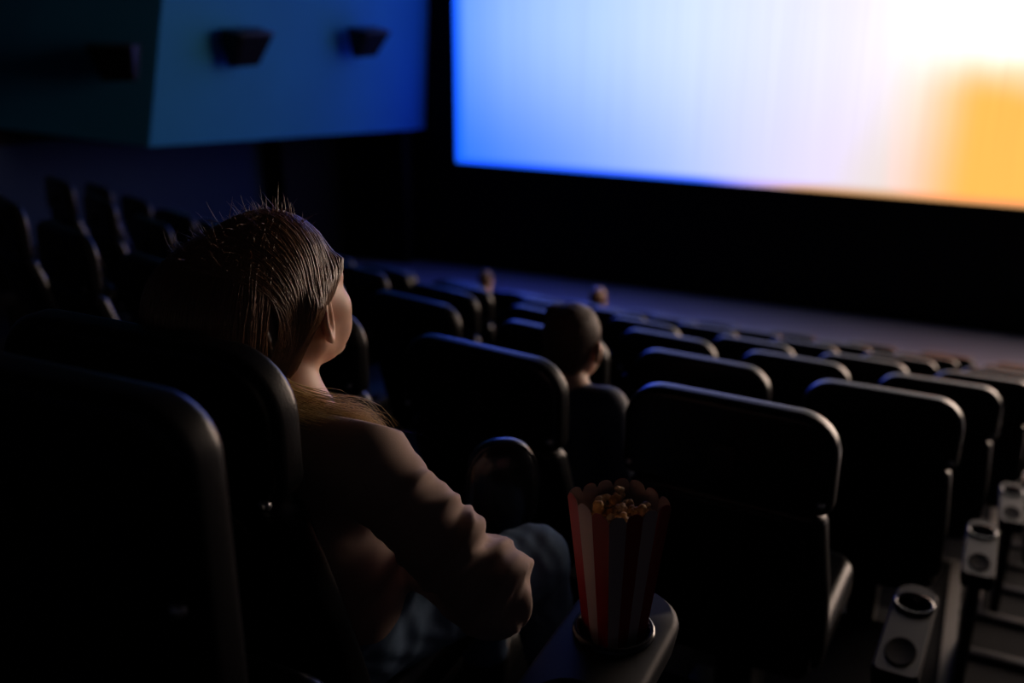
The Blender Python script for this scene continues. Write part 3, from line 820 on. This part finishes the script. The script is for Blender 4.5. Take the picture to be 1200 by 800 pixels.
# flyaway hairs standing off the crown
g = np.random.default_rng(7); n = 420; m = 12; t = np.linspace(0, 1, m)[None, :, None]
y0 = g.uniform(-.17, .05, n); x0 = g.normal(.01, .04, n); c = V3(0, -.03, .02)
D = np.stack([x0, y0+.03, np.full(n, .11)], 1); D /= np.linalg.norm(D, axis=1, keepdims=True)
base = shell(D[:, None], -.002)
L = g.uniform(.008, .026, (n, 1, 1))*(1 + .5*(g.random((n, 1, 1)) > .93)); v = D[:, None] + g.normal(0, .7, (n, 1, 3)); v /= np.linalg.norm(v, axis=2, keepdims=True)
w2 = g.normal(0, .8, (n, 1, 3)); path = base + v*L*t + w2*L*.55*t**2
P, Q = tubes(toW(path), g.uniform(.00028, .0005, n)); link('flyaway_hair', np_mesh(P - org, Q), 'hairs', wo)
# lock brought forward over the right shoulder, with loose ends
g = np.random.default_rng(11); n = 1500; m = 18; t = np.linspace(0, 1, m)[:, None]
K = np.array([(-.915, 1.045, -.50), (-.882, 1.035, -.55), (-.855, 1.055, -.578), (-.822, 1.08, -.597), (-.79, 1.12, -.622), (-.785, 1.17, -.70)])
def spline(K, tt):
    k = tt*(len(K)-1); i = np.clip(k.astype(int), 0, len(K)-2); f = k-i; f = f[..., None]
    Pm = K[np.clip(i-1, 0, len(K)-1)]; P0 = K[i]; P1 = K[i+1]; P2 = K[np.clip(i+2, 0, len(K)-1)]
    return .5*((2*P0) + (-Pm+P1)*f + (2*Pm-5*P0+4*P1-P2)*f**2 + (-Pm+3*P0-3*P1+P2)*f**3)
tt = np.linspace(0, 1, m)[None] * g.uniform(.75, 1, (n, 1)); C = spline(K, tt)
wdt = g.normal(0, 1, (n, 1, 3))*np.array([.013, .014, .014])*(.7 + .5*np.linspace(0, 1, m)[None, :, None])
path = C + wdt + .003*np.sin(np.linspace(0, 7, m)[None, :, None] + g.uniform(0, 6, (n, 1, 3)))
P, Q = tubes(path, g.uniform(.0003, .0008, n)); o = link('shoulder_lock', np_mesh(P - org, Q), 'lock', wo); o['label'] = 'lock of blonde hair falling over the shoulder'
n = 70; tt = np.linspace(0, 1, m)[None, :, None]
st = spline(K, g.uniform(.25, .75, (n, 1))) + g.normal(0, .01, (n, 1, 3))
v = np.array([.8, .15, -.25]) + g.normal(0, .35, (n, 1, 3)); Lg = g.uniform(.03, .085, (n, 1, 1))
path = st + v*Lg*tt + g.normal(0, .5, (n, 1, 3))*Lg*.5*tt**2
P, Q = tubes(path, g.uniform(.0002, .00038, n)); link('loose_hair', np_mesh(P - org, Q), 'hairs', wo)

# --- the boy and the two far viewers
def seated(s, head, hip, floor, az, seat_y, spread=.09):
    c = math.cos(az); sn = math.sin(az)
    rt = V3(c, -sn, 0); fw = V3(sn, c, 0)
    neck = head*.62 + hip*.38; neck = head + (hip-head)*.255; neck = neck - fw*.02*s
    chest = head + (hip-head)*.62; J = dict(s=s, az=az, head=head, neck=neck, chest=chest, pelvis=hip)
    J['shL'] = neck + (chest-neck)*.22 - rt*.16*s; J['shR'] = neck + (chest-neck)*.22 + rt*.16*s
    J['elL'] = chest - rt*.22*s + fw*.04 + V3(0, 0, -.12*s); J['elR'] = chest + rt*.22*s + fw*.04 + V3(0, 0, -.12*s)
    J['wrL'] = hip - rt*.10*s + fw*.24*s + V3(0, 0, .09*s); J['wrR'] = hip + rt*.10*s + fw*.24*s + V3(0, 0, .09*s)
    J['hdL'] = rt*.5 + fw; J['hdR'] = -rt*.5 + fw; J['hnL'] = V3(0, 0, 1.); J['hnR'] = V3(0, 0, 1.)
    J['hipL'] = hip - rt*.085*s; J['hipR'] = hip + rt*.085*s
    J['knL'] = hip - rt*spread*s + fw*.40*s; J['knR'] = hip + rt*spread*s + fw*.40*s
    an = floor + .085*s
    for q in 'LR':
        k = J['kn'+q]; dz = k[2] - an; L = min(dz, .42*s); J['an'+q] = V3(k[0], k[1]+.05, k[2] - L)
    return J
def short_hair(body, org, fr, H, s, m, tuft=0, res=.004, long=False):
    rx, fy, up = fr
    G = Field(axis(-.13, .13, res), axis(-.14, .13, res), axis(-.12, .16, res)); X, Y, Z = G.pts((slice(None),)*3)
    d = sd_ell(X, Y, Z, (0, -.016, .034), (.083, .104, .098))
    d = smin(d, sd_ell(X, Y, Z, (0, -.06, -.03), (.062, .045, .055)), .03)
    if tuft: d = smin(d, sd_ell(X, Y, Z, (-.055, -.03, .095), (.022, .026, .03)), .02)
    d = -smin(-d, sd_ell(X, Y, Z, (0, .085, -.05), (.1, .085, .105)), .01)
    d = -smin(-d, sd_ell(np.abs(X), Y, Z, (.09, .0, -.022), (.03, .032, .04)), .008)
    an_ = np.arctan2(X, -Y - .02); d = d - .0016*np.sin(an_*26 + 3*np.sin(Z*45)) - .0012*np.sin(an_*61 + Z*60)
    G.V = d.astype(np.float32); P, Q = G.mesh()
    P = H + s*(P[:, 0:1]*rx + P[:, 1:2]*fy + P[:, 2:3]*up)
    link('hair', np_mesh(P - org, Q), m, body)
bz = ROWS[0][1]-FH
J = seated(.95, V3(-1.01, 2.52, -.968), V3(-1.06, 2.38, -1.42), bz, R(6), 2.0)
bo, o2, f2, h2, _, _ = person(J, (-1.07, 2.34, bz), 'person with short brown hair and dark jacket leaning forward in the row ahead', res=.008, fres=.0035, top='jacket', bottom='trousers', topmat='navy', botmat='grey', folds=False)
short_hair(bo, o2, f2, h2, .95, 'hairb', tuft=1)
fz = ROWS[6][1]-FH
for hd, sc_, lb, mt in ((V3(-3.32, 8.92, -2.91), .95, 'distant person with short fair hair seated in the front row, nearer the aisle', 'grey'),
                    (V3(-4.58, 8.93, -2.87), .82, 'small distant person seated in the front row further left', 'navy')):
    J = seated(sc_, hd, V3(hd[0], hd[1]-.02, hd[2]-.56*sc_ - .02), fz, R(8), 8.6)
    b_, o_, f_, h_, _, _ = person(J, (hd[0], hd[1], fz), lb, res=.016, fres=.008, top='jacket', bottom='trousers', topmat=mt, botmat='grey', folds=False, detail=False)
    short_hair(b_, o_, f_, h_, sc_, 'hairs' if sc_ > .9 else 'hairb', res=.006)

# ------------------------------------------------------------------ bag at her knees
G = Field(axis(-.2, .2, .005), axis(-.12, .12, .005), axis(-.16, .18, .005)); X, Y, Z = G.pts((slice(None),)*3)
e = (np.abs(X/.074)**2.6 + np.abs(Y/.045)**2.4 + np.abs(Z/.104)**2.6)**(1/2.5)
G.V = ((e-1)*.05).astype(np.float32); P, Q = G.mesh()
BP = (-.785, 1.59, zc(-.935))
bag = empty('handbag', (BP[0], BP[1], BP[2]-.115), R(38)); tag(bag, 'round glossy black bag standing on the knees of the seated woman', 'bag')
me = np_mesh(P + np.array([0, 0, .115]), Q); link('bag_body', me, 'bag', bag)
ths = np.linspace(0, 2*math.pi, 49); pth = np.stack([.072*np.sign(np.cos(ths))*np.abs(np.cos(ths))**.8, np.full(49, -.016), .115 + .101*np.sign(np.sin(ths))*np.abs(np.sin(ths))**.8], 1)
P, Q = tubes(pth[None], [.0035], 6); link('piping', np_mesh(P, Q), 'bag', bag)

# ------------------------------------------------------------------ popcorn box and popcorn
ARMX, ARMY, ARMZ = -.99+.592, .87+.305, -.418-FH+.615
PB = V3(ARMX, ARMY, ARMZ-.075)          # stands in the cup well
TOPZ = .282
A4t = [(-.077, .0), (.006, -.054), (.068, .026), (-.010, .074)]     # left, near, right, far corner
yaw = R(0)
def boxring(k, grow=0):
    """corner points at height fraction k (0 base, 1 rim)"""
    f = .52 + .48*k
    return [(x*f*(1+grow), y*f*(1+grow)) for x, y in A4t]
box = empty('popcorn_box', (PB[0], PB[1], zc(PB[2]))); tag(box, 'red and cream striped scalloped popcorn box standing in the cup holder of the armrest', 'popcorn box')
def wall_face(i, cols, inner=False):
    a0, b0 = boxring(0)[i], boxring(0)[(i+1) % 4]; a1, b1 = boxring(1)[i], boxring(1)[(i+1) % 4]
    n = cols; sub = 7; res_ = {0: ([], []), 1: ([], [])}
    mv = V3(b1[0]-a1[0], b1[1]-a1[1], 0); nn = V3(mv[1], -mv[0], 0); nn /= np.linalg.norm(nn)
    for c_ in range(n):
        vs, fs = res_[(c_ + start[i]) % 2]
        k0 = len(vs)
        for q in range(sub+1):
            u = (c_ + q/sub)/n; s01 = q/sub
            hgt = TOPZ + .011*math.sqrt(max(0, 1-(2*s01-1)**2)) - .006 + rimdz[i]*(1-u) + rimdz[(i+1) % 4]*u
            bow = .006*math.sin(math.pi*u)
            pb = V3(a0[0]+(b0[0]-a0[0])*u, a0[1]+(b0[1]-a0[1])*u, 0); pt = V3(a1[0]+(b1[0]-a1[0])*u, a1[1]+(b1[1]-a1[1])*u, 0) + nn*bow
            for e_ in range(5):
                f = e_/4; p = pb + (pt-pb)*f; p[2] = hgt*f
                if inner: p = p - nn*.0012
                vs.append(tuple(p))
        for q in range(sub):
            for e_ in range(4): fs.append((k0+q*5+e_, k0+(q+1)*5+e_, k0+(q+1)*5+e_+1, k0+q*5+e_+1))
    return res_
start = [0, 1, 1, 0]; ncol = [3, 4, 3, 4]; rimdz = [.0, .0, .0, .0]
for cidx, cn, lb in ((0, 'red', 'red stripes'), (1, 'cream', 'cream stripes')):
    mb = MB()
    for i in range(4): v_, f_ = wall_face(i, ncol[i])[cidx]; mb.add(v_, f_)
    o = link('striped_wall', mb.mesh(), cn, box); o['label'] = lb
mb = MB()
for i in range(4):
    for c_ in (0, 1): v_, f_ = wall_face(i, ncol[i], True)[c_]; mb.add(v_, f_)
o = link('lining', mb.mesh(), 'inner', box); o['label'] = 'plain card inside'
bv = [(x, y, .001) for x, y in boxring(0)] + [(x, y, .004) for x, y in boxring(0)]
link('base', fixn(mesh(bv, [(0,1,2,3),(7,6,5,4),(0,4,5,1),(1,5,6,2),(2,6,7,3),(3,7,4,0)])), 'cream', box, smooth=False)
# kernels
kern = []
for s_ in range(4):
    g = np.random.default_rng(30+s_); G = Field(axis(-.02, .02, .0011), axis(-.02, .02, .0011), axis(-.02, .02, .0011))
    for q in range(6):
        v = g.normal(0, 1, 3); v /= np.linalg.norm(v); r_ = g.uniform(.0035, .0055); G.ell(v*g.uniform(.004, .0075), (r_, r_*g.uniform(.75, 1), r_*g.uniform(.8, 1.1)), .0022)
    X, Y, Z = G.pts((slice(None),)*3); G.V -= (.0005*np.sin(X*900)*np.sin(Y*800)*np.sin(Z*850)).astype(np.float32)
    P, Q = G.mesh(); kern.append(np_mesh(P, Q))
cnt = 0
for lay, zz in ((0, .240), (1, .254), (2, .268)):
    k = zz/TOPZ; ring = boxring(k)
    step = .0155
    for ix in range(-6, 7):
        for iy in range(-6, 7):
            x = ix*step + (lay % 2)*.007 + random.uniform(-.003, .003); y = iy*step + random.uniform(-.003, .003)
            ins = True
            for i in range(4):
                a, b_ = ring[i], ring[(i+1) % 4]; ex_, ey_ = b_[0]-a[0], b_[1]-a[1]; L_ = math.hypot(ex_, ey_)
                if (ex_*(y-a[1]) - ey_*(x-a[0]))/L_ < .0105: ins = False
            if not ins: continue
            if lay == 2 and (random.random() < .3 or math.hypot(x-.005, y-.02) > .042): continue
            ki = random.randrange(4); me = kern[ki]
            o = bpy.data.objects.new('popcorn_kernel', me)
            if not me.materials: me.materials.append(M['pop'] if ki % 2 == 0 else M['pop2'])
            if not me.polygons[0].use_smooth: me.polygons.foreach_set('use_smooth', [True]*len(me.polygons))
            COL.objects.link(o); o.location = (PB[0]+x, PB[1]+y, zc(PB[2]) + zz + random.uniform(-.002, .003))
            o.rotation_euler = [random.uniform(0, 6.3) for _ in range(3)]; sc_ = random.uniform(.9, 1.15); o.scale = (sc_,)*3
            tag(o, ('popped caramel-coloured kernel' if ki % 2 == 0 else 'popped pale yellow kernel') + ' lying in the striped popcorn box', 'popcorn', 'popcorn in the striped box'); cnt += 1
